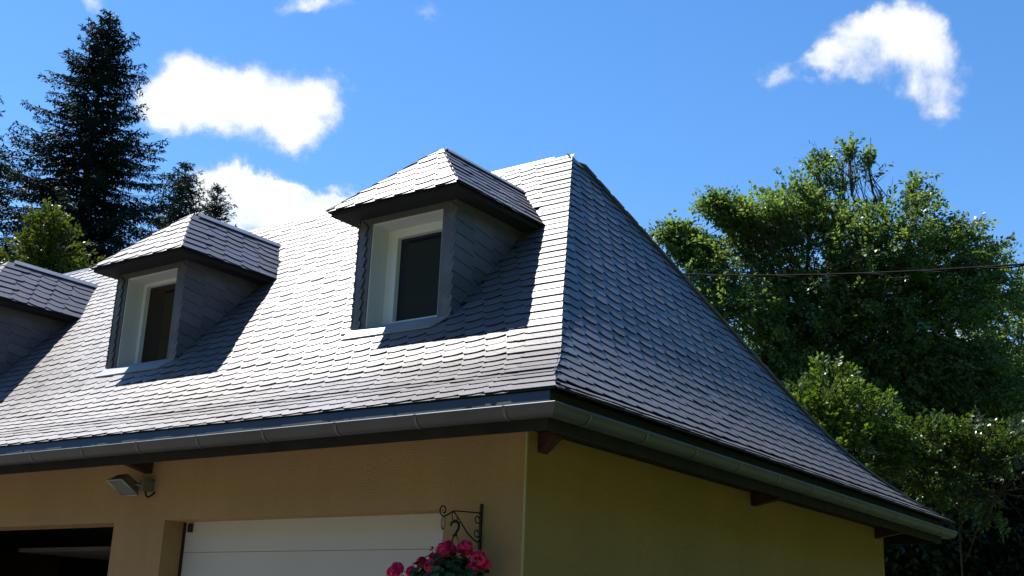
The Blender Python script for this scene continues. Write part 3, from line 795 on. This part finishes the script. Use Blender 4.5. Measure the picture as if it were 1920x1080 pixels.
broadleaf('young_tree', 'slender loose leaved tree at the right edge of the photo', 'tree', (tb.x, tb.y, 0), tuple(at(1890, 680, 21)),
  [bl(1885, 620, 21, .7, .7, .9), bl(1910, 550, 21, .35, .40, .7), bl(1840, 650, 21, .5, .5, .8), bl(1930, 710, 21, 1.0, .9, .9), bl(1870, 770, 21, 1.0, .7, 1.1)],
  M['beech'], K=24, length=.44, leaf=.066, dens=90, gap=.22, droop=.2, shell=.3, seedoff=5, trunkr=.10)
tb = at(1560, 900, 14)
broadleaf('green_bush', 'bright green bushy shrub just behind the sloping roof edge', 'shrub', (tb.x, tb.y, 0), tuple(at(1575, 900, 14)),
  [bl(1565, 735, 14, .40, .34), bl(1530, 800, 14, .42, .36), bl(1620, 790, 14.2, .45, .38), bl(1500, 760, 14, .25, .3), bl(1600, 870, 14, .6, .5), bl(1680, 840, 14.3, .4, .3, .8)],
  M['bush'], K=18, length=.26, leaf=.060, dens=130, gap=.4, droop=.1, shell=.4, seedoff=11, trunkr=.06)
tb = at(1800, 950, 14.8)
broadleaf('low_shrub', 'low leafy shrub in front of the dark thicket lower right', 'shrub', (tb.x, tb.y, 0), tuple(at(1800, 930, 14.8)),
  [bl(1745, 825, 14.6, .45, .24, 1.3), bl(1835, 830, 14.8, .45, .28, 1.3), bl(1680, 850, 14.6, .35, .22, 1.2), bl(1900, 845, 14.8, .45, .34, 1.3), bl(1790, 890, 14.8, .7, .35, 1.1), bl(1880, 920, 14.8, .6, .4, 1.1)],
  M['shrub'], K=22, length=.26, leaf=.058, dens=120, gap=.3, droop=.15, shell=.4, seedoff=17, trunkr=.018)
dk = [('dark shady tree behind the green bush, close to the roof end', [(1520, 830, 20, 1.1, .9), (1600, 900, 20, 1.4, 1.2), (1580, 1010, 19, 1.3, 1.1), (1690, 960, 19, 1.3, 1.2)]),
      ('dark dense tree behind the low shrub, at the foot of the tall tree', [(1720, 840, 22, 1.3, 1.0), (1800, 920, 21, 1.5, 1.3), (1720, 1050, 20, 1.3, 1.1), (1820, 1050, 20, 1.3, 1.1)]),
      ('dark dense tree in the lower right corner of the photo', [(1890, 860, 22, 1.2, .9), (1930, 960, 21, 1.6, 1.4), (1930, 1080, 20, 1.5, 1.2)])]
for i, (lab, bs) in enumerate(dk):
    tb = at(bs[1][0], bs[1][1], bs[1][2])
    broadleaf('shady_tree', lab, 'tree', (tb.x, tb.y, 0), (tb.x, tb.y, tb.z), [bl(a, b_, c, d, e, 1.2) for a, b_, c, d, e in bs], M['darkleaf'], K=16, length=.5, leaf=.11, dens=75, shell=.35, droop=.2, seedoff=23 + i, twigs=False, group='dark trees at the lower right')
tb = at(70, 500, 23)
broadleaf('leafy_tree', 'bright yellow green leafy tree in front of the dark spruce', 'tree', (tb.x, tb.y, 0), tuple(at(70, 520, 23)),
  [bl(85, 420, 23, .42, .34), bl(125, 460, 23, .45, .42), bl(50, 470, 23, .5, .4), bl(10, 505, 22.5, .5, .25), bl(100, 520, 23, .7, .45), bl(150, 510, 23.2, .4, .4, .8)],
  M['maple'], K=18, length=.30, leaf=.075, dens=130, gap=.35, droop=.1, shell=.4, seedoff=31, trunkr=.09)

def spruce(label, px, pytop, dist, k, m, z0frac=.25, step=.24, dense=1.0, irregular=.50, group='spruces behind the house on the left', nb=9):
    top = at(px, pytop, dist); H = top.z; bx, by = top.x, top.y
    root = empty('spruce_tree', (bx, by, 0), label, 'tree', group)
    t = MB(); t.tube([(bx, by, 0), (bx, by, H * .5), (bx, by, H * .8), (bx, by, H)], [H * .012, H * .008, H * .004, .01], 7)
    bases, dirs, nrm = [], [], []
    z = H - .12; az = rnd.random() * 6
    while z > H * z0frac:
        dep = H - z; Rm = min(k * dep ** .88, 3.2) 
        for b in range(nb if dep > .8 else 4):
            az += 2 * math.pi / nb + rnd.uniform(-.35, .35)
            Lb = Rm * rnd.uniform(1 - irregular, 1 + irregular * .55) + .12
            if rnd.random() < .10: Lb *= .5
            up0 = .55 if dep < 1.5 else .22 - .05 * min(dep, 6)
            zz = z + rnd.uniform(-.12, .12); P = Vector((bx, by, zz)); hd = Vector((math.cos(az), math.sin(az), 0))
            n = max(3, int(Lb / .11)); pts = [P]
            for i in range(1, n + 1):
                f = i / n; slope = up0 - .55 * f + .85 * f * f
                pts.append(pts[-1] + (hd + Vector((0, 0, slope))) * (Lb / n) + Vector((rnd.gauss(0, .006), rnd.gauss(0, .006), rnd.gauss(0, .008))))
            t.tube([pts[0], pts[n // 2], pts[-1]], [.018 + .006 * Lb, .012, .004], 4, cap=False)
            side = Vector((-hd.y, hd.x, 0))
            for i in range(1, n + 1):
                f = i / n
                if f < .18: continue
                tl = (.10 + .34 * min(1, Lb / 1.6) * (1 - .75 * f)) * rnd.uniform(.6, 1.25)
                for sg in (-1, 1):
                    if rnd.random() > dense: continue
                    td = (hd * rnd.uniform(.4, .9) + side * sg + Vector((0, 0, rnd.uniform(-.75, -.05)))).normalized()
                    nn_ = max(2, int(tl / .045))
                    for j in range(nn_):
                        q = pts[i] + td * (tl * j / nn_)
                        for s2 in (-1, 1):
                            bases.append(q); dirs.append(td * .8 + (hd * s2 * .6) + Vector((rnd.gauss(0, .25), rnd.gauss(0, .25), rnd.gauss(-.15, .3)))); nrm.append((rnd.gauss(0, .5), rnd.gauss(0, .5), 1))
                for _ in range(2):
                    bases.append(pts[i]); dirs.append(hd + Vector((rnd.gauss(0, .5), rnd.gauss(0, .5), rnd.gauss(.25, .4)))); nrm.append((rnd.gauss(0, .5), rnd.gauss(0, .5), 1))
        z -= step * rnd.uniform(.75, 1.2) * (.62 if dep < 2 else 1)
    for i in range(60):     # leader
        q = Vector((bx, by, H - rnd.random() ** 1.5 * 1.0)); a = rnd.random() * 6.28
        bases.append(q); dirs.append(Vector((math.cos(a), math.sin(a), .7))); nrm.append((0, 0, 1))
    b = np.array([tuple(v) for v in bases]); d = np.array([tuple(v) for v in dirs]); nv = np.array(nrm)
    L = .115 * rng.uniform(.7, 1.35, len(b)); V, Fq = leaves_mesh(b, d, nv, L, L * .34)
    polymesh('crown', V, Fq, m, root); t.build('trunk', M['bark'], root)
rnd.seed(4)
spruce('tall dark blue green spruce rising behind the middle dormer against the sky', 208, 26, 34, .54, M['needles'], z0frac=.42)
spruce('dark spruce cut off by the left edge of the photo', -62, 130, 31, .58, M['needles'], z0frac=.45)
spruce('small pale green spruce top showing just above the middle dormer roof', 350, 305, 38, .42, M['needles2'], z0frac=.62, dense=.8)
spruce('thin sparse spruce top right of the small one, in front of the white cloud', 410, 348, 40, .36, M['needles2'], z0frac=.66, dense=.55)
